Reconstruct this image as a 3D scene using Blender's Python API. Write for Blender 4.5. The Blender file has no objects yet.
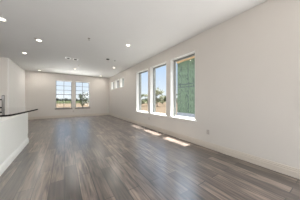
import bpy, bmesh, math, random
from mathutils import Vector, Matrix
random.seed(7)
SC = bpy.context.scene
COL = SC.collection

# ------------------------------------------------------------------ camera, world, sun, area lights, exposure
TH = 0.5767; EYE = 1.2432
W = 3.092; D = 10.984; H = 3.05; XL = -2.047; YL = 8.078      # right wall, back wall, ceiling, left wall and its corner
KX = -6.5; RY = -4.0                                            # kitchen side wall, rear wall
GZ = -0.30                                                      # ground outside

cd = bpy.data.cameras.new('camera'); cam = bpy.data.objects.new('camera', cd); COL.objects.link(cam)
cam.location = (0, 0, EYE); cam.rotation_euler = (math.pi / 2, 0, -TH)
cd.sensor_width = 36.0; cd.lens = 131.12 / 300 * 36; cd.shift_y = -0.0009; cd.clip_start = 0.05; cd.clip_end = 2000
SC.camera = cam

wd = bpy.data.worlds.new('sky'); SC.world = wd; wd.use_nodes = True
nt = wd.node_tree; bg = nt.nodes['Background']
tc = nt.nodes.new('ShaderNodeTexCoord'); sp = nt.nodes.new('ShaderNodeSeparateXYZ'); cr = nt.nodes.new('ShaderNodeValToRGB')
nt.links.new(tc.outputs['Generated'], sp.inputs[0]); nt.links.new(sp.outputs['Z'], cr.inputs[0]); nt.links.new(cr.outputs[0], bg.inputs['Color'])
els = cr.color_ramp.elements
els[0].position = 0.0; els[0].color = (0.93, 0.97, 1.0, 1)
els[1].position = 1.0; els[1].color = (0.22, 0.46, 0.90, 1)
e = els.new(0.07); e.color = (0.78, 0.88, 1.0, 1)
e = els.new(0.30); e.color = (0.50, 0.70, 1.0, 1)
# hazy bright sky towards the high sun: pale near the horizon, several times brighter overhead
mr = nt.nodes.new('ShaderNodeMapRange'); mr.interpolation_type = 'SMOOTHSTEP'
for i_, v_ in ((1, 0.38), (2, 0.85), (3, 0.73), (4, 7.5)): mr.inputs[i_].default_value = v_
nt.links.new(sp.outputs['Z'], mr.inputs[0]); nt.links.new(mr.outputs[0], bg.inputs['Strength'])
els[len(els) - 1].color = (1.0, 0.985, 0.97, 1)

sd = bpy.data.lights.new('sun', 'SUN'); sun = bpy.data.objects.new('sun', sd); COL.objects.link(sun)
sd.energy = 30.0; sd.angle = math.radians(0.6); sd.color = (1.0, 0.98, 0.96)
sun.rotation_euler = Vector((-1.0, -0.12, -4.1)).to_track_quat('-Z', 'Y').to_euler()

def area(name, loc, aim, sx, sy, watts, col):
    d = bpy.data.lights.new(name, 'AREA'); o = bpy.data.objects.new(name, d); COL.objects.link(o)
    d.shape = 'RECTANGLE'; d.size = sx; d.size_y = sy; d.energy = watts; d.color = col
    o.location = loc; o.rotation_euler = Vector(aim).to_track_quat('-Z', 'Y').to_euler()
    return o
# added fill lights, out of view: behind the camera, kitchen side, right rear
area('rear_fill_light', (-1.0, RY + 0.1, 1.3), (0.08, 1, 0.0), 3.2, 2.2, 66, (0.98, 0.99, 1.0))
area('kitchen_fill_light', (KX + 0.7, 1.2, 1.5), (1, 0.2, 0.3), 5.0, 1.5, 75, (0.98, 0.99, 1.0))
area('side_fill_light', (W - 0.08, -2.3, 1.45), (-1, 0.32, -0.05), 2.8, 2.1, 225, (0.98, 0.99, 1.0))
LAMP_W = 6.0

vs = SC.view_settings
vs.view_transform = 'Standard'; vs.look = 'None'; vs.exposure = 0.55; vs.gamma = 1.0; vs.use_curve_mapping = False

# ------------------------------------------------------------------ helpers
def mat(name, col, rough=0.6, metal=0.0, noise=0.0, scale=8.0, bump=0.0, spec=0.5, emit=None, es=0.0):
    m = bpy.data.materials.new(name); m.use_nodes = True
    n = m.node_tree; b = n.nodes['Principled BSDF']
    b.inputs['Base Color'].default_value = (*col, 1); b.inputs['Roughness'].default_value = rough
    b.inputs['Metallic'].default_value = metal; b.inputs['Specular IOR Level'].default_value = spec
    t = n.nodes.new('ShaderNodeTexCoord'); x = n.nodes.new('ShaderNodeTexNoise')
    x.inputs['Scale'].default_value = scale; x.inputs['Detail'].default_value = 4
    n.links.new(t.outputs['Object'], x.inputs['Vector'])
    if noise:
        mx = n.nodes.new('ShaderNodeMix'); mx.data_type = 'RGBA'
        mx.inputs[6].default_value = (*[c * (1 - noise) for c in col], 1); mx.inputs[7].default_value = (*[min(1, c * (1 + noise)) for c in col], 1)
        n.links.new(x.outputs['Fac'], mx.inputs[0]); n.links.new(mx.outputs[2], b.inputs['Base Color'])
    if bump:
        bp = n.nodes.new('ShaderNodeBump'); bp.inputs['Strength'].default_value = bump; bp.inputs['Distance'].default_value = 0.004
        n.links.new(x.outputs['Fac'], bp.inputs['Height']); n.links.new(bp.outputs[0], b.inputs['Normal'])
    if emit:
        b.inputs['Emission Color'].default_value = (*emit, 1); b.inputs['Emission Strength'].default_value = es
    return m

def obj(name, bm, m, parent=None, smooth=False):
    me = bpy.data.meshes.new(name); bmesh.ops.recalc_face_normals(bm, faces=bm.faces)
    bm.to_mesh(me); bm.free()
    for p in me.polygons: p.use_smooth = smooth
    me.materials.append(m)
    o = bpy.data.objects.new(name, me); COL.objects.link(o)
    if parent is not None: o.parent = parent
    return o

def thing(name, label, cat, loc=(0, 0, 0), rz=0.0, group=None, kind=None):
    o = bpy.data.objects.new(name, None); COL.objects.link(o); o.empty_display_size = 0.1
    o.location = loc; o.rotation_euler = (0, 0, rz)
    return tag(o, label, cat, group, kind)

def tag(o, label, cat, group=None, kind=None):
    o['label'] = label; o['category'] = cat
    if group: o['group'] = group
    if kind: o['kind'] = kind
    return o

def box(bm, x0, x1, y0, y1, z0, z1, bev=0.0):
    v = [bm.verts.new((x, y, z)) for x in (x0, x1) for y in (y0, y1) for z in (z0, z1)]
    f = [bm.faces.new([v[i] for i in q]) for q in ((0, 1, 3, 2), (4, 6, 7, 5), (0, 4, 5, 1), (2, 3, 7, 6), (0, 2, 6, 4), (1, 5, 7, 3))]
    if bev:
        es = list({e for q in f for e in q.edges})
        bmesh.ops.bevel(bm, geom=es, offset=bev, segments=2, affect='EDGES', profile=0.5)
    return bm
def bx(*a, **k): return box(bmesh.new(), *a, **k)

def lathe(bm, prof, n=24, c=(0, 0, 0)):
    rings = []
    for r, z in prof:
        if r < 1e-6: rings.append([bm.verts.new((c[0], c[1], c[2] + z))])
        else: rings.append([bm.verts.new((c[0] + r * math.cos(2 * math.pi * k / n), c[1] + r * math.sin(2 * math.pi * k / n), c[2] + z)) for k in range(n)])
    for a, b in zip(rings, rings[1:]):
        for k in range(n):
            q = [a[k % len(a)], a[(k + 1) % len(a)], b[(k + 1) % len(b)], b[k % len(b)]]
            u = []
            for t in q:
                if t not in u: u.append(t)
            if len(u) >= 3: bm.faces.new(u)
    return bm

def tube(bm, pts, rad, n=10, caps=True):
    pts = [Vector(p) for p in pts]
    if not isinstance(rad, (list, tuple)): rad = [rad] * len(pts)
    rings = []
    for i, p in enumerate(pts):
        d = (pts[min(i + 1, len(pts) - 1)] - pts[max(i - 1, 0)]).normalized()
        a = d.orthogonal().normalized() if abs(d.z) > 0.99 else d.cross(Vector((0, 0, 1))).normalized()
        b = d.cross(a)
        rings.append([bm.verts.new(p + rad[i] * (a * math.cos(2 * math.pi * k / n) + b * math.sin(2 * math.pi * k / n))) for k in range(n)])
    for a, b in zip(rings, rings[1:]):
        for k in range(n): bm.faces.new((a[k], a[(k + 1) % n], b[(k + 1) % n], b[k]))
    if caps: bm.faces.new(rings[0][::-1]); bm.faces.new(rings[-1])
    return bm

def prism(bm, poly, z0, z1, bev=0.0):
    a = [bm.verts.new((x, y, z0)) for x, y in poly]; b = [bm.verts.new((x, y, z1)) for x, y in poly]
    n = len(poly); fs = [bm.faces.new(a[::-1]), bm.faces.new(b)]
    for k in range(n): fs.append(bm.faces.new((a[k], a[(k + 1) % n], b[(k + 1) % n], b[k])))
    if bev:
        es = [e for e in fs[0].edges] + [e for e in fs[1].edges]
        bmesh.ops.bevel(bm, geom=es, offset=bev, segments=2, affect='EDGES', profile=0.5)
    return bm

def wall_mesh(f, u0, u1, z0, z1, holes):
    """f(u, z, s) -> point; s = 0 inner face, 1 outer face"""
    us = sorted({u0, u1, *[h[0] for h in holes], *[h[1] for h in holes]}); zs = sorted({z0, z1, *[h[2] for h in holes], *[h[3] for h in holes]})
    solid = lambda i, j: 0 <= i < len(us) - 1 and 0 <= j < len(zs) - 1 and not any(h[0] <= (us[i] + us[i + 1]) / 2 <= h[1] and h[2] <= (zs[j] + zs[j + 1]) / 2 <= h[3] for h in holes)
    bm = bmesh.new(); cache = {}
    def V(i, j, s):
        k = (i, j, s)
        if k not in cache: cache[k] = bm.verts.new(f(us[i], zs[j], s))
        return cache[k]
    for i in range(len(us) - 1):
        for j in range(len(zs) - 1):
            if not solid(i, j): continue
            for s in (0, 1): bm.faces.new((V(i, j, s), V(i + 1, j, s), V(i + 1, j + 1, s), V(i, j + 1, s)))
            for di, dj, a, b in ((-1, 0, (i, j), (i, j + 1)), (1, 0, (i + 1, j), (i + 1, j + 1)), (0, -1, (i, j), (i + 1, j)), (0, 1, (i, j + 1), (i + 1, j + 1))):
                if not solid(i + di, j + dj): bm.faces.new((V(*a, 0), V(*b, 0), V(*b, 1), V(*a, 1)))
    return bm

def struct(name, bm, m, label, cat):
    return tag(obj(name, bm, m), label, cat, None, 'structure')

# ------------------------------------------------------------------ materials
M = {}
M['wall'] = mat('warm_greige_paint', (0.60, 0.568, 0.527), 0.7, noise=0.02, scale=3, bump=0.05, spec=0.3)
M['wall_lightened'] = mat('daylight_toned_wall_paint', (0.86, 0.85, 0.825), 0.7, noise=0.02, scale=3, bump=0.05, spec=0.3)  # left wall colour lightened to carry daylight from the right windows
M['ceil'] = mat('ceiling_paint', (0.675, 0.67, 0.655), 0.8, noise=0.015, scale=4, bump=0.05, spec=0.2)
M['trim'] = mat('trim_paint', (0.55, 0.495, 0.43), 0.4, noise=0.02, scale=20)
M['white'] = mat('white_trim_paint', (0.80, 0.79, 0.76), 0.35, noise=0.015, scale=15)
M['panel'] = mat('white_panel_paint', (0.84, 0.85, 0.82), 0.45, noise=0.015, scale=5)
M['shaded_sill'] = mat('taupe_sill_shade', (0.20, 0.17, 0.145), 0.5, noise=0.03, scale=20)  # back sills darkened to stand in for their shadow line
M['vinyl_dark'] = mat('taupe_window_vinyl', (0.12, 0.12, 0.12), 0.4, noise=0.03, scale=30)
M['vinyl'] = mat('grey_vinyl', (0.24, 0.245, 0.23), 0.4, noise=0.03, scale=30)
M['plastic'] = mat('white_plastic', (0.72, 0.70, 0.66), 0.35, noise=0.01, scale=50)
M['bright_white'] = mat('bright_white_enamel', (0.92, 0.92, 0.91), 0.3, noise=0.01, scale=30)
M['black'] = mat('black_plastic', (0.015, 0.015, 0.015), 0.7, noise=0.05, scale=50, spec=0.05)
M['grey'] = mat('grey_metal', (0.30, 0.29, 0.28), 0.6, noise=0.03, scale=50)
M['grey_beige'] = mat('grey_beige_plastic', (0.40, 0.37, 0.34), 0.4, noise=0.02, scale=50)
M['slot'] = mat('dark_slot', (0.09, 0.085, 0.08), 0.6, noise=0.05, scale=50)
M['bronze'] = mat('dull_bronze', (0.30, 0.28, 0.25), 0.6, 0.1, noise=0.05, scale=50)
M['steel'] = mat('brushed_steel', (0.30, 0.295, 0.285), 0.28, 1.0, noise=0.03, scale=60)
M['granite'] = mat('dark_polished_granite', (0.022, 0.018, 0.016), 0.04, noise=0.5, scale=90, spec=0.5)
M['granite'].node_tree.nodes['Principled BSDF'].inputs['Coat Weight'].default_value = 1.0
M['granite'].node_tree.nodes['Principled BSDF'].inputs['Coat IOR'].default_value = 1.5
M['stone'] = mat('grey_brown_brick', (0.26, 0.25, 0.23), 0.9, noise=0.35, scale=14, spec=0.1)
M['glow'] = mat('lamp_diffuser', (0.9, 0.88, 0.82), 0.4, noise=0.01, scale=50, emit=(1.0, 0.90, 0.74), es=6.0)

def glass_mat():
    m = bpy.data.materials.new('low_e_glass'); m.use_nodes = True; n = m.node_tree; n.nodes.clear()
    o = n.nodes.new('ShaderNodeOutputMaterial'); t = n.nodes.new('ShaderNodeBsdfTransparent'); g = n.nodes.new('ShaderNodeBsdfGlossy')
    x = n.nodes.new('ShaderNodeMixShader'); lw = n.nodes.new('ShaderNodeLayerWeight'); pw = n.nodes.new('ShaderNodeMath'); fr = n.nodes.new('ShaderNodeMath'); ns = n.nodes.new('ShaderNodeTexNoise')
    ns.inputs['Scale'].default_value = 2.0
    lw.inputs['Blend'].default_value = 0.5; pw.operation = 'POWER'; pw.inputs[1].default_value = 5.0; n.links.new(lw.outputs['Facing'], pw.inputs[0])
    fr.operation = 'MULTIPLY_ADD'; fr.inputs[1].default_value = 0.3; fr.inputs[2].default_value = 0.006; n.links.new(pw.outputs[0], fr.inputs[0]); t.inputs['Color'].default_value = (0.96, 0.97, 0.965, 1); g.inputs['Roughness'].default_value = 0.0
    n.links.new(fr.outputs[0], x.inputs[0]); n.links.new(t.outputs[0], x.inputs[1]); n.links.new(g.outputs[0], x.inputs[2]); n.links.new(x.outputs[0], o.inputs[0])
    return m
M['glass'] = glass_mat()

def floor_mat():
    m = bpy.data.materials.new('grey_brown_vinyl_planks'); m.use_nodes = True; n = m.node_tree; b = n.nodes['Principled BSDF']; L = n.links.new
    tc = n.nodes.new('ShaderNodeTexCoord')
    mp = n.nodes.new('ShaderNodeMapping'); mp.inputs['Rotation'].default_value = (0, 0, math.pi / 2); L(tc.outputs['Object'], mp.inputs[0])
    br = n.nodes.new('ShaderNodeTexBrick'); L(mp.outputs[0], br.inputs['Vector'])
    br.offset = 0.37; br.inputs['Scale'].default_value = 1.0; br.inputs['Brick Width'].default_value = 1.22; br.inputs['Row Height'].default_value = 0.18
    br.inputs['Mortar Size'].default_value = 0.006; br.inputs['Mortar Smooth'].default_value = 0.2; br.inputs['Bias'].default_value = 0.0
    br.inputs['Color1'].default_value = (0.026, 0.0172, 0.013, 1); br.inputs['Color2'].default_value = (0.142, 0.104, 0.083, 1); br.inputs['Mortar'].default_value = (0.006, 0.004, 0.003, 1)
    # grain: noise stretched along the planks
    mg = n.nodes.new('ShaderNodeMapping'); mg.inputs['Scale'].default_value = (30, 2.4, 1); L(tc.outputs['Object'], mg.inputs[0])
    gn = n.nodes.new('ShaderNodeTexNoise'); gn.inputs['Scale'].default_value = 1.0; gn.inputs['Detail'].default_value = 6; gn.inputs['Distortion'].default_value = 0.6; L(mg.outputs[0], gn.inputs['Vector'])
    mb = n.nodes.new('ShaderNodeMapping'); mb.inputs['Scale'].default_value = (9, 1.6, 1); L(tc.outputs['Object'], mb.inputs[0])
    bn = n.nodes.new('ShaderNodeTexNoise'); bn.inputs['Scale'].default_value = 1.0; bn.inputs['Detail'].default_value = 3; L(mb.outputs[0], bn.inputs['Vector'])
    r1 = n.nodes.new('ShaderNodeMapRange'); r1.inputs[1].default_value = 0.3; r1.inputs[2].default_value = 0.7; r1.inputs[3].default_value = 0.12; r1.inputs[4].default_value = 1.9; L(gn.outputs['Fac'], r1.inputs[0])
    r2 = n.nodes.new('ShaderNodeMapRange'); r2.inputs[1].default_value = 0.3; r2.inputs[2].default_value = 0.7; r2.inputs[3].default_value = 0.7; r2.inputs[4].default_value = 1.3; L(bn.outputs['Fac'], r2.inputs[0])
    mu = n.nodes.new('ShaderNodeMath'); mu.operation = 'MULTIPLY'; L(r1.outputs[0], mu.inputs[0]); L(r2.outputs[0], mu.inputs[1])
    vm = n.nodes.new('ShaderNodeVectorMath'); vm.operation = 'SCALE'; L(br.outputs['Color'], vm.inputs[0]); L(mu.outputs[0], vm.inputs['Scale'])
    L(vm.outputs[0], b.inputs['Base Color'])
    b.inputs['Roughness'].default_value = 0.42; b.inputs['Specular IOR Level'].default_value = 0.6
    b.inputs['Coat Weight'].default_value = 1.0; b.inputs['Coat Roughness'].default_value = 0.26; b.inputs['Coat IOR'].default_value = 1.8
    bp = n.nodes.new('ShaderNodeBump'); bp.inputs['Strength'].default_value = 0.10; bp.inputs['Distance'].default_value = 0.003
    L(gn.outputs['Fac'], bp.inputs['Height']); L(bp.outputs[0], b.inputs['Normal'])
    return m
M['floor'] = floor_mat()

# ------------------------------------------------------------------ room shell
T = 0.20
BACKW = [(-0.53, 0.435, 0.635, 2.575), (0.655, 1.605, 0.635, 2.575)]
TALL = [(4.905, 6.04, 0.645, 2.635), (3.665, 4.74, 0.645, 2.635), (2.41, 3.45, 0.645, 2.635)]
CLER = [(9.65, 10.38, 2.045, 2.645), (8.62, 9.395, 2.045, 2.645), (7.72, 8.39, 2.045, 2.645)]
SIDE = (-3.6, 0.2, 0.1, 2.6); REAR_GAP = (-2.7, 2.7, 0.02, 2.6); KITCHEN_GAP = (0.1, 4.9, 0.6, 2.6)  # made-up openings out of view, put in to admit light

struct('floor', bx(KX - T, W + T, RY - T, D + T, -0.2, 0.0), M['floor'], 'grey brown wood plank floor of the empty room', 'floor')
struct('ceiling', bx(KX - T, W + T, RY - T, D + T, H, H + 0.2), M['ceil'], 'plain pale flat ceiling with recessed lights', 'ceiling')
struct('wall_right', wall_mesh(lambda u, z, s: (W + s * T, u, z), RY - T, D + T, 0, H, TALL + CLER + [SIDE]), M['wall'], 'long beige right wall with three tall windows and three small high ones', 'wall')
struct('wall_back', wall_mesh(lambda u, z, s: (u, D + s * T, z), XL - T, W, 0, H, BACKW), M['wall'], 'beige far wall with two gridded windows', 'wall')
bm = bmesh.new(); prism(bm, [(XL, YL), (XL, D), (XL - T, D), (XL - T, YL + T), (XL - 0.012, YL + T), (XL - 0.012, YL)], 0, H)
struct('wall_left', bm, M['wall_lightened'], 'left wall beyond the countertop, lightened in place of daylight', 'wall')
struct('wall_kitchen_back', bx(KX, XL - 0.012, YL, YL + T, 0, H), M['wall'], 'beige kitchen wall behind the faucet at the left edge', 'wall')
struct('wall_rear', wall_mesh(lambda u, z, s: (u, RY - s * T, z), KX - T, W, 0, H, [REAR_GAP]), M['wall'], 'wall behind the viewer with wide opening added for light', 'wall')
struct('wall_kitchen', wall_mesh(lambda u, z, s: (KX - s * T, u, z), RY, YL + T, 0, H, [KITCHEN_GAP]), M['wall'], 'far side wall of the kitchen with wide opening added for light', 'wall')

# baseboards: stepped profile (distance from wall, height)
PROF = [(0, 0), (0.019, 0), (0.019, 0.092), (0.013, 0.098), (0.013, 0.108), (0.017, 0.112), (0.017, 0.122), (0.008, 0.130), (0.012, 0.136), (0.012, 0.146), (0, 0.152)]
def base_run(path, side, prof=PROF):
    """sweep the profile along a 2D path, mitred; side = +1 profile grows to the left of travel"""
    bm = bmesh.new(); rings = []
    P = [Vector(p) for p in path]
    for i, p in enumerate(P):
        ds = []
        if i > 0: ds.append((P[i] - P[i - 1]).normalized())
        if i < len(P) - 1: ds.append((P[i + 1] - P[i]).normalized())
        ns = [Vector((-d.y, d.x)) * side for d in ds]
        n = ns[0] if len(ns) == 1 else (ns[0] + ns[1]) / (1 + ns[0].dot(ns[1]))
        rings.append([bm.verts.new((p.x + n.x * o, p.y + n.y * o, z)) for o, z in prof])
    k = len(prof)
    for a, b in zip(rings, rings[1:]):
        for j in range(k): bm.faces.new((a[j], a[(j + 1) % k], b[(j + 1) % k], b[j]))
    bm.faces.new(rings[0]); bm.faces.new(rings[-1][::-1])
    return bm
struct('baseboard_right', base_run([(W, RY), (W, D)], 1), M['trim'], 'stepped baseboard along the right wall', 'baseboard')
struct('baseboard_back', base_run([(W, D), (XL, D)], 1), M['trim'], 'stepped baseboard along the far wall under the gridded windows', 'baseboard')
struct('baseboard_left', base_run([(XL, D), (XL, YL), (KX, YL)], 1), M['trim'], 'stepped baseboard around the left wall corner', 'baseboard')

# ------------------------------------------------------------------ windows
def window(k, hole, place, label, tall=True, grid=False):
    """local frame: x along the wall, y outward, z up; built at the hole's lower corner then placed"""
    u0, u1, z0, z1 = hole; w = u1 - u0; h = z1 - z0
    root = thing('window_%d' % k, label, 'window', *place(u0, z0), kind='structure')
    b = bmesh.new(); t = 0.012
    box(b, 0, t, 0, T - 0.056, 0, h); box(b, w - t, w, 0, T - 0.056, 0, h); box(b, t, w - t, 0, T - 0.056, h - t, h)
    obj('jamb_liner', b, M['white'] if not grid else M['wall'], root)
    # frame of the unit
    fw = 0.04 if grid else 0.058; y0, y1 = T - 0.058, T - 0.003
    b = bmesh.new()
    box(b, t, fw, y0, y1, 0.02, h - t); box(b, w - fw, w - t, y0, y1, 0.02, h - t); box(b, fw, w - fw, y0, y1, h - fw, h - t); box(b, fw, w - fw, y0, y1, 0.02, 0.055)
    VN = M['vinyl_dark'] if grid else M['vinyl']; obj('window_frame', b, VN, root)
    b = bmesh.new()
    if grid:
        c = 0.006; yc = (y0 + y1) / 2
        mid = 0.055 + (h - fw - 0.055) / 2
        box(b, fw, w - fw, y0 + 0.008, y1 - 0.008, mid - 0.018, mid + 0.018)
        obj('meeting_rail', b, VN, root)
        b = bmesh.new()
        zr = [0.055 + (h - fw - 0.055) * i / 6 for i in (1, 2, 4, 5)]
        segs = [(0.055, zr[0] - 0.013), (zr[0] + 0.013, zr[1] - 0.013), (zr[1] + 0.013, mid - 0.018), (mid + 0.018, zr[2] - 0.013), (zr[2] + 0.013, zr[3] - 0.013), (zr[3] + 0.013, h - fw)]
        for z in zr: box(b, fw, w - fw, yc - 0.012, yc + 0.012, z - 0.013, z + 0.013)
        for a, c2 in segs: box(b, w / 2 - 0.013, w / 2 + 0.013, yc - 0.012, yc + 0.012, a, c2)
        obj('muntin_grid', b, VN, root)
    b = bmesh.new(); yg = (y0 + y1) / 2
    box(b, fw - 0.004, w - fw + 0.004, yg - 0.003, yg + 0.003, 0.05, h - fw + 0.004)
    obj('glass_pane', b, M['glass'], root)
    if not grid:
        b = bmesh.new(); q = T + 0.004
        box(b, -0.10, -0.002, q, q + 0.09, -0.05, h); box(b, w + 0.002, w + 0.10, q, q + 0.09, -0.05, h)
        obj('outer_brick_return', b, M['stone'], root)
    if tall:
        b = bmesh.new(); box(b, -0.045, w + 0.045, -0.022, 0.0, -0.012, 0.02, bev=0.004)
        box(b, 0.0, w, 0.0, T - 0.01, 0.0, 0.02)
        if grid: box(b, -0.03, w + 0.03, -0.014, 0.0, -0.062, -0.012)  # apron strip put in for the dark shadow line under the sill
        obj('window_sill', b, M['white'] if not grid else M['shaded_sill'], root)
    else:
        b = bmesh.new(); box(b, t, w - t, 0.0, T - 0.01, 0.0, 0.02)
        obj('window_sill', b, M['white'], root)
    return root
# right wall: local x runs along -Y when rotated by -90 degrees, so place at the far end of the hole
def right_place(hole): return lambda u0, z0: ((W, hole[1], z0), -math.pi / 2)
def back_place(hole): return lambda u0, z0: ((hole[0], D, z0), 0.0)
window(1, BACKW[0], back_place(BACKW[0]), 'left gridded window in the far wall, open field behind it', grid=True)
window(2, BACKW[1], back_place(BACKW[1]), 'right gridded window in the far wall with a small tree behind it', grid=True)
window(3, TALL[0], right_place(TALL[0]), 'tall right wall window farthest from the viewer, beside the three small windows')
window(4, TALL[1], right_place(TALL[1]), 'middle tall window of the three in the right wall')
window(5, TALL[2], right_place(TALL[2]), 'nearest tall window in the right wall, green house wall behind it')
window(6, CLER[0], right_place(CLER[0]), 'small high window nearest to the far wall', tall=False)
window(7, CLER[1], right_place(CLER[1]), 'middle one of the three small high windows', tall=False)
window(8, CLER[2], right_place(CLER[2]), 'small high window nearest to the tall windows', tall=False)

# ------------------------------------------------------------------ kitchen peninsula, countertop, faucet
pen = thing('kitchen_peninsula', 'white half wall and base of the kitchen peninsula at the left edge', 'kitchen peninsula', (-0.897, 5.11, 0))
obj('half_wall', bx(-0.16, 0, -4.0, 0, 0, 0.870), M['panel'], pen)
PB = [(o, z * 0.95) for o, z in PROF]
obj('baseboard', base_run([(-0.16, 0), (0, 0), (0, -4.0)], 1, PB), M['panel'], pen)
bm = bmesh.new(); prism(bm, [(-0.16, -4.0), (-0.16, 0.95), (-0.60, 0.95), (-0.60, 2.7), (-1.25, 2.7), (-1.25, 0.6), (-0.82, 0.6), (-0.82, -4.0)], 0.09, 0.870)
prism(bm, [(-0.20, -3.95), (-0.20, 0.9), (-0.64, 0.9), (-0.64, 2.65), (-1.2, 2.65), (-1.2, 0.65), (-0.77, 0.65), (-0.77, -3.95)], 0, 0.09)
obj('cabinet_body', bm, M['panel'], pen)

CT = [(-1.72, 3.2), (-1.06, 4.12), (-1.015, 4.22), (-0.962, 4.65), (-0.925, 5.0), (-0.89, 5.38), (-0.855, 5.85), (-0.832, 6.2), (-0.832, 6.36), (-0.865, 6.46), (-1.0, 6.72), (-1.2, 7.2), (-1.44, 7.80), (-1.6, 7.92), (-2.18, 7.92), (-2.18, 3.2)]
CT = [(-2.18, 4.12)] + CT[1:-1]
bm = bmesh.new(); prism(bm, CT, 0.872, 0.914, bev=0.003)
ct = obj('countertop', bm, M['granite']); ct.data.materials.append(mat('honed_stone_edge', (0.016, 0.013, 0.012), 0.7, noise=0.4, scale=90, spec=0.1))
for p in ct.data.polygons:
    if abs(p.normal.z) < 0.9: p.material_index = 1
tag(ct, 'dark polished stone countertop with pointed far end on the white peninsula', 'countertop')

fa = thing('kitchen_faucet', 'upright steel kitchen faucet standing on the dark countertop', 'faucet', (-1.667, 6.14, 0.914))
bm = bmesh.new(); lathe(bm, [(0, 0), (0.048, 0), (0.048, 0.012), (0.036, 0.02), (0.036, 0.44), (0.034, 0.466), (0.026, 0.474), (0, 0.474)]); obj('column', bm, M['steel'], fa, True)
bm = bmesh.new(); tube(bm, [(-0.03, -0.01, 0.33), (-0.10, -0.04, 0.335), (-0.19, -0.08, 0.335), (-0.22, -0.095, 0.32), (-0.225, -0.097, 0.26)], [0.019, 0.018, 0.018, 0.02, 0.022], 12); obj('spout', bm, M['black'], fa, True)
bm = bmesh.new(); tube(bm, [(-0.03, -0.012, 0.075), (-0.075, -0.03, 0.075)], 0.024, 12); tube(bm, [(-0.065, -0.027, 0.08), (-0.075, -0.035, 0.14)], [0.012, 0.009], 8); obj('lever_handle', bm, M['black'], fa, True)

# ------------------------------------------------------------------ ceiling fixtures
def recessed(x, y, label):
    r = thing('recessed_light', label, 'ceiling light', (x, y, H), group='recessed ceiling lights')
    bm = bmesh.new(); lathe(bm, [(0.054, 0.0), (0.054, -0.010), (0.058, -0.013), (0.065, -0.010), (0.072, -0.003), (0.073, 0.0)], 28); obj('trim_ring', bm, M['white'], r, True)
    bm = bmesh.new(); lathe(bm, [(0.054, -0.006), (0.042, -0.013), (0.02, -0.018), (0.0, -0.019)], 24); obj('diffuser', bm, M['glow'], r, True)
    d = bpy.data.lights.new('lamp_light', 'AREA'); d.shape = 'DISK'; d.size = 0.12; d.energy = LAMP_W; d.color = (1.0, 0.93, 0.85)
    o = bpy.data.objects.new('lamp_light', d); COL.objects.link(o); o.parent = r; o.location = (0, 0, -0.022)
for x, y, l in [(-1.177, 4.266, 'lit recessed light nearest the viewer, at the left picture edge'),
                (-0.654, 5.173, 'lit recessed light next to a small sprinkler above the peninsula'),
                (-1.303, 6.895, 'lit recessed light above the left wall corner by the countertop'),
                (1.751, 4.025, 'lit recessed light nearest the tall windows'),
                (-1.293, 10.411, 'lit recessed light in the far left corner of the ceiling'),
                (0.507, 8.867, 'lit recessed light beyond the two square ceiling vents'),
                (2.29, 10.35, 'lit recessed light in the far right ceiling corner'),
                (2.316, 7.262, 'lit recessed light above the small high windows')]:
    recessed(x, y, l)

def vent(x, y, label):
    r = thing('ceiling_vent', label, 'ceiling vent', (x, y, H), group='square ceiling vents')
    bm = bmesh.new(); a, ax, ay = 0.105, 0.060, 0.090
    box(bm, -a, -ax, -a, a, -0.012, 0); box(bm, ax, a, -a, a, -0.012, 0); box(bm, -ax, ax, -a, -ay, -0.012, 0); box(bm, -ax, ax, ay, a, -0.012, 0)
    obj('vent_frame', bm, M['bright_white'], r)
    obj('vent_recess', bx(-ax, ax, -ay, ay, -0.004, 0.0), M['black'], r)
    bm = bmesh.new()
    for k in range(4):
        y_ = -0.054 + 0.036 * k
        tube(bm, [(-ax, y_, -0.008), (ax, y_, -0.008)], 0.004, 6)
    obj('louvre', bm, M['black'], r)
vent(0.119, 6.711, 'left one of the two small square vents in the ceiling')
vent(0.409, 6.741, 'right one of the two small square vents in the ceiling')

r = thing('ceiling_box_cover', 'small round black cover on the ceiling near the right wall', 'ceiling cover', (1.606, 5.911, H))
bm = bmesh.new(); lathe(bm, [(0.068, 0), (0.068, -0.012), (0.058, -0.022), (0, -0.024)]); obj('cover_plate', bm, M['black'], r, True)
bm = bmesh.new(); lathe(bm, [(0.014, -0.022), (0.014, -0.035), (0.008, -0.04), (0, -0.04)], 12); obj('centre_stem', bm, M['bronze'], r, True)
r = thing('smoke_detector', 'small white smoke detector behind the two square vents', 'smoke detector', (0.632, 7.845, H))
bm = bmesh.new(); lathe(bm, [(0.06, 0), (0.06, -0.02), (0.05, -0.034), (0.02, -0.038), (0, -0.038)]); obj('detector_body', bm, M['plastic'], r, True)
bm = bmesh.new(); lathe(bm, [(0.012, -0.037), (0.012, -0.041), (0, -0.042)], 12); obj('test_button', bm, M['white'], r, True)
def sprinkler(x, y, label, m, s=1.0):
    r = thing('fire_sprinkler', label, 'sprinkler', (x, y, H), group='ceiling fire sprinklers')
    bm = bmesh.new(); lathe(bm, [(0.036 * s, 0), (0.036 * s, -0.004), (0.028 * s, -0.009), (0.012 * s, -0.01), (0.012, -0.012)], 20); obj('escutcheon', bm, m, r, True)
    bm = bmesh.new(); lathe(bm, [(0.009, -0.01), (0.009, -0.03), (0.005, -0.032), (0.005, -0.05)], 10); lathe(bm, [(0, -0.05), (0.022, -0.05), (0.022, -0.053), (0, -0.054)], 14); obj('sprinkler_head', bm, m, r, True)
sprinkler(0.60, 4.218, 'small dark sprinkler alone in the middle of the ceiling', M['bronze'])
sprinkler(-0.72, 5.069, 'small dark sprinkler touching the glow of a recessed light', M['bronze'])
sprinkler(1.933, 5.929, 'small pale sprinkler right of the round black ceiling cover', M['grey'], 1.1)

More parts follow.
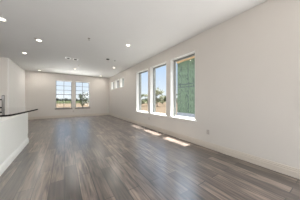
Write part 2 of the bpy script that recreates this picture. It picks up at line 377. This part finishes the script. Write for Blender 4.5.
# ------------------------------------------------------------------ wall outlets
def outlet(loc, rz, label):
    r = thing('wall_outlet', label, 'wall outlet', loc, rz, 'wall outlets')
    bm = bmesh.new(); box(bm, -0.036, 0.036, -0.006, 0, -0.058, 0.058, bev=0.002); obj('cover_plate', bm, M['grey_beige'], r)
    for z in (0.02, -0.02):
        bm = bmesh.new(); box(bm, -0.017, 0.017, -0.008, -0.006, z - 0.014, z + 0.014)
        q = obj('socket', bm, M['trim'], r)
        bm = bmesh.new()
        box(bm, -0.009, -0.006, -0.0086, -0.008, z - 0.005, z + 0.007); box(bm, 0.006, 0.009, -0.0086, -0.008, z - 0.005, z + 0.007); box(bm, -0.003, 0.003, -0.0086, -0.008, z - 0.012, z - 0.007)
        obj('slot', bm, M['slot'], q)
outlet((W, 2.016, 0.412), -math.pi / 2, 'wall outlet on the bare right wall near the nearest tall window')
outlet((W, 4.83, 0.43), -math.pi / 2, 'wall outlet low on the right wall between two tall windows')
outlet((0.53, D, 0.41), 0.0, 'wall outlet on the far wall under the two gridded windows')

# ------------------------------------------------------------------ outside: ground, field, neighbour house, trees
M['dirt'] = mat('dry_dirt', (0.044, 0.0335, 0.024), 0.95, noise=0.25, scale=0.35, spec=0.0)
M['grass'] = mat('field_grass', (0.0175, 0.020, 0.0105), 0.95, noise=0.3, scale=0.12, spec=0.0)
M['bark'] = mat('grey_bark', (0.19, 0.16, 0.13), 0.9, noise=0.2, scale=20)
M['leaf'] = mat('olive_leaves', (0.115, 0.122, 0.07), 0.7, noise=0.4, scale=3, spec=0.1)
M['leaf_dark'] = mat('dark_olive_leaves', (0.050, 0.056, 0.026), 0.8, noise=0.4, scale=3, spec=0.05)
M['leaf2'] = mat('dry_leaves', (0.185, 0.185, 0.115), 0.7, noise=0.4, scale=3, spec=0.1)
M['far'] = mat('far_tree_green', (0.022, 0.027, 0.022), 0.9, noise=0.4, scale=0.6)
M['slab'] = mat('concrete_slab', (0.22,0.23,0.25), 0.9, noise=0.1, scale=6)
M['lumber'] = mat('tan_lumber', (0.32, 0.22, 0.12), 0.8, noise=0.15, scale=10)
M['soffit'] = mat('pale_soffit', (0.38, 0.38, 0.38), 0.8, noise=0.03, scale=10)
M['shingle'] = mat('grey_shingles', (0.22, 0.21, 0.20), 0.9, noise=0.3, scale=12)
def sheath_mat():
    m = mat('green_sheathing', (0.30, 0.46, 0.33), 0.75); n = m.node_tree; b = n.nodes['Principled BSDF']; L = n.links.new
    tc = n.nodes.new('ShaderNodeTexCoord'); mp = n.nodes.new('ShaderNodeMapping'); mp.inputs['Scale'].default_value = (1, 5.5, 1.6); L(tc.outputs['Object'], mp.inputs[0])
    x = n.nodes.new('ShaderNodeTexNoise'); x.inputs['Scale'].default_value = 2.2; x.inputs['Detail'].default_value = 5; L(mp.outputs[0], x.inputs['Vector'])
    r = n.nodes.new('ShaderNodeValToRGB'); L(x.outputs['Fac'], r.inputs[0])
    E_ = r.color_ramp.elements; E_[0].position = 0.36; E_[0].color = (0.05, 0.072, 0.043, 1); E_[1].position = 0.52; E_[1].color = (0.09, 0.128, 0.078, 1)
    k = E_.new(0.75); k.color = (0.11, 0.15, 0.095, 1)
    mp2 = n.nodes.new('ShaderNodeMapping'); mp2.inputs['Scale'].default_value = (1, 9, 4.5); L(tc.outputs['Object'], mp2.inputs[0])
    y = n.nodes.new('ShaderNodeTexVoronoi'); y.inputs['Scale'].default_value = 1.0; L(mp2.outputs[0], y.inputs['Vector'])
    wv = n.nodes.new('ShaderNodeTexWave'); wv.bands_direction = 'Y'; wv.inputs['Scale'].default_value = 0.42; L(tc.outputs['Object'], wv.inputs['Vector'])
    a1 = n.nodes.new('ShaderNodeMath'); a1.operation = 'LESS_THAN'; a1.inputs[1].default_value = 0.34; L(y.outputs['Distance'], a1.inputs[0])
    a2 = n.nodes.new('ShaderNodeMath'); a2.operation = 'GREATER_THAN'; a2.inputs[1].default_value = 0.45; L(wv.outputs['Fac'], a2.inputs[0])
    a3 = n.nodes.new('ShaderNodeMath'); a3.operation = 'MULTIPLY'; L(a1.outputs[0], a3.inputs[0]); L(a2.outputs[0], a3.inputs[1])
    mx = n.nodes.new('ShaderNodeMix'); mx.data_type = 'RGBA'; mx.inputs[7].default_value = (0.03, 0.042, 0.036, 1); L(a3.outputs[0], mx.inputs[0]); L(r.outputs[0], mx.inputs[6])
    L(mx.outputs[2], b.inputs['Base Color']); return m
M['sheath'] = sheath_mat()

bm = bmesh.new()
box(bm, -120, 400, -120, 62, GZ - 0.5, GZ)
struct('ground', bm, M['dirt'], 'bare sandy ground outside the house', 'ground')
bm = bmesh.new(); box(bm, -200, 600, 62, 700, GZ - 0.5, GZ)
struct('field', bm, M['grass'], 'green field beyond the bare ground outside', 'field')

M['concrete'] = mat('pale_concrete', (0.78, 0.77, 0.75), 0.9, noise=0.06, scale=3, spec=0.1)  # for unseen slabs added to bounce light into the room
M['grey_concrete'] = mat('grey_concrete', (0.09, 0.088, 0.084), 0.9, noise=0.06, scale=3, spec=0.1)
struct('side_bounce_slab', bx(W + T + 0.01, 8.3, -14, 9.0, GZ - 0.02, GZ + 0.02), M['grey_concrete'], 'grey concrete slab added to bounce light, between the room and the green house', 'paving')
struct('back_bounce_slab', bx(-9, W + T, D + T + 0.01, 20.0, GZ - 0.02, GZ + 0.02), M['concrete'], 'pale concrete slab added outside the far wall to bounce light', 'paving')
NX = 8.5; NY = 8.55
ho = thing('neighbour_house', 'unfinished house with green sheathed wall behind the nearest tall window', 'house', (NX, NY, GZ))
obj('foundation', bx(-0.03, 9.0, -16, 0.03, 0, 0.42), M['slab'], ho)
obj('sheathed_wall', bx(0.0, 8.9, -15.9, 0.0, 0.42, 4.80), M['sheath'], ho)
bm = bmesh.new()
for k in range(13): box(bm, -0.006, 0.0, -1.22 * k - 0.035, -1.22 * k + 0.005 - 0.005, 0.42, 4.8)
for z in (2.62, 2.86): box(bm, -0.012, -0.006, -15.9, 0.0, z - 0.03, z + 0.03)
obj('seam_tape', bm, mat('dark_seam_tape', (0.035, 0.045, 0.045), 0.7, noise=0.1), ho)
obj('top_plate', bx(-0.04, 8.9, -15.9, 0.03, 4.80, 4.96), M['lumber'], ho)
obj('soffit', bx(-0.55, 9.4, -16.4, 0.35, 4.96, 5.0), M['soffit'], ho)
obj('fascia', bx(-0.57, 9.42, -16.42, 0.37, 5.0, 5.22), M['soffit'], ho)
bm = bmesh.new()
a = [bm.verts.new(p) for p in ((-0.62, -16.5, 5.22), (9.5, -16.5, 5.22), (9.5, 0.42, 5.22), (-0.62, 0.42, 5.22), (4.44, -11.5, 6.6), (4.44, -4.6, 6.6))]
for q in ((0, 1, 2, 3), (0, 4, 5, 3), (1, 2, 5, 4), (0, 1, 4), (2, 3, 5)): bm.faces.new([a[i] for i in q])
obj('roof', bm, M['shingle'], ho)

def leaf_tree(x, y, h, wid, n, label, m, name='tree', group=None, size=0.09, low=0.25):
    r = thing(name, label, 'tree', (x, y, GZ), random.uniform(0, 6), group)
    bm = bmesh.new(); tips = []
    pts = [Vector((0, 0, 0))]
    for k in range(1, 6): pts.append(Vector((random.uniform(-.06, .06) * h, random.uniform(-.06, .06) * h, h * 0.85 * k / 5)))
    tube(bm, pts, [0.022 * h * (1 - 0.16 * k) for k in range(6)], 7)
    for k in range(11):
        t = random.uniform(low, 0.95); i = min(4, int(t * 5)); p = pts[i].lerp(pts[i + 1], t * 5 - i)
        an = random.uniform(0, 6.28); rr = wid / 2 * (1.05 - 0.6 * abs(t - 0.5)) * random.uniform(0.6, 1.0)
        q = p + Vector((math.cos(an) * rr, math.sin(an) * rr, random.uniform(0.05, 0.16) * h))
        mid = p.lerp(q, 0.5) + Vector((0, 0, 0.02 * h))
        tube(bm, [p, mid, q], [0.009 * h, 0.006 * h, 0.002 * h], 5); tips += [mid, q, p.lerp(q, 0.75)]
    tips.append(pts[-1] + Vector((0, 0, 0.08 * h)))
    obj('trunk', bm, M['bark'], r, True)
    bm = bmesh.new()
    for k in range(n):
        c = random.choice(tips) + Vector([random.gauss(0, 0.085) * wid for _ in range(2)] + [random.gauss(0, 0.05) * h])
        if c.z < 0.03: c.z = 0.05
        s = size * random.uniform(0.6, 1.3); R = Matrix.Rotation(random.uniform(0, 6.28), 3, 'Z') @ Matrix.Rotation(random.uniform(0, 3.1), 3, 'X')
        v = [bm.verts.new(c + R @ Vector(p)) for p in ((-s, 0, 0), (0, -s * 0.5, 0.02), (s, 0, 0), (0, s * 0.5, 0.02))]
        bm.faces.new(v)
    obj('foliage', bm, m, r)
    return r
leaf_tree(3.1, 30.0, 3.1, 2.0, 1500, 'small leafy tree on the bare ground behind the right gridded window', M['leaf_dark'], 'young_tree', size=0.10, low=0.12)
# scrubby trees seen through the far and middle tall windows: distance, angle from +Y, height
for dist, ang, h, wd_, l, m in [(46, 38.5, 3.2, 3.0, 'pale low scrubby tree in the middle of the middle tall window', 'leaf2'),
                                (30, 28.3, 2.9, 3.0, 'scrubby tree at the left edge of the farthest tall window', 'leaf'),
                                (33, 32.2, 3.0, 3.0, 'scrubby tree at the right edge of the farthest tall window', 'leaf2'),
                                (29, 36.2, 4.1, 2.6, 'tallest scrubby tree, in the left half of the middle tall window', 'leaf2'),
                                (33, 40.8, 2.6, 2.4, 'low olive scrubby tree, right half of the middle tall window', 'leaf'),
                                (37, 44.3, 3.2, 2.0, 'scrubby tree just left of the green house', 'leaf')]:
    an = math.radians(ang); leaf_tree(dist * math.sin(an), dist * math.cos(an), h, wd_, 2600, l, M[m], 'scrub_tree', 'scrubby trees outside the tall windows', 0.11, 0.08)

def blob_mesh(seed):
    rnd = random.Random(seed); bm = bmesh.new()
    for k in range(6):
        c = Vector((rnd.uniform(-3.2, 3.2), rnd.uniform(-2, 2), rnd.uniform(1.6, 3.4))); s = rnd.uniform(1.3, 2.1)
        g = bmesh.ops.create_icosphere(bm, subdivisions=3, radius=s, matrix=Matrix.Translation(c))
        for v in g['verts']:
            d = (v.co - c).normalized(); v.co += d * rnd.uniform(-0.28, 0.28); v.co.z = max(0.3, v.co.z)
    return bm
def far_tree(src, x, y, s, proto=None):
    if proto is None:
        r = thing('distant_tree', 'dark green tree in the distant tree line beyond the field', 'tree', (x, y, GZ), 0, 'distant tree line')
        obj('crown', blob_mesh(src), M['far'], r)
        bm = bmesh.new(); tube(bm, [(0, 0, 0), (0.1, 0, 1.0), (0, 0.1, 2.0)], [0.3, 0.25, 0.2], 6); obj('trunk', bm, M['bark'], r)
    else:
        r = proto.copy(); COL.objects.link(r)
        for ch in proto.children:
            c = ch.copy(); COL.objects.link(c); c.parent = r
    r.location = (x, y, GZ); r.scale = (s, s, s); r.rotation_euler = (0, 0, random.uniform(0, 6.28))
    return r
protos = []
angs = [-2.8, -1.1, 0.6, 2.2, 3.8, 5.4, 7.0, 8.4, 28.6, 30.3, 32.0, 35.8, 37.5, 39.2]
for i, a in enumerate(angs):
    d = (158, 182)[i % 2] + random.uniform(-4, 4); an = math.radians(a); s = random.uniform(0.62, 0.85)
    if i < 4: protos.append(far_tree(40 + i, d * math.sin(an), d * math.cos(an), s))
    else: far_tree(0, d * math.sin(an), d * math.cos(an), s, protos[i % 4])
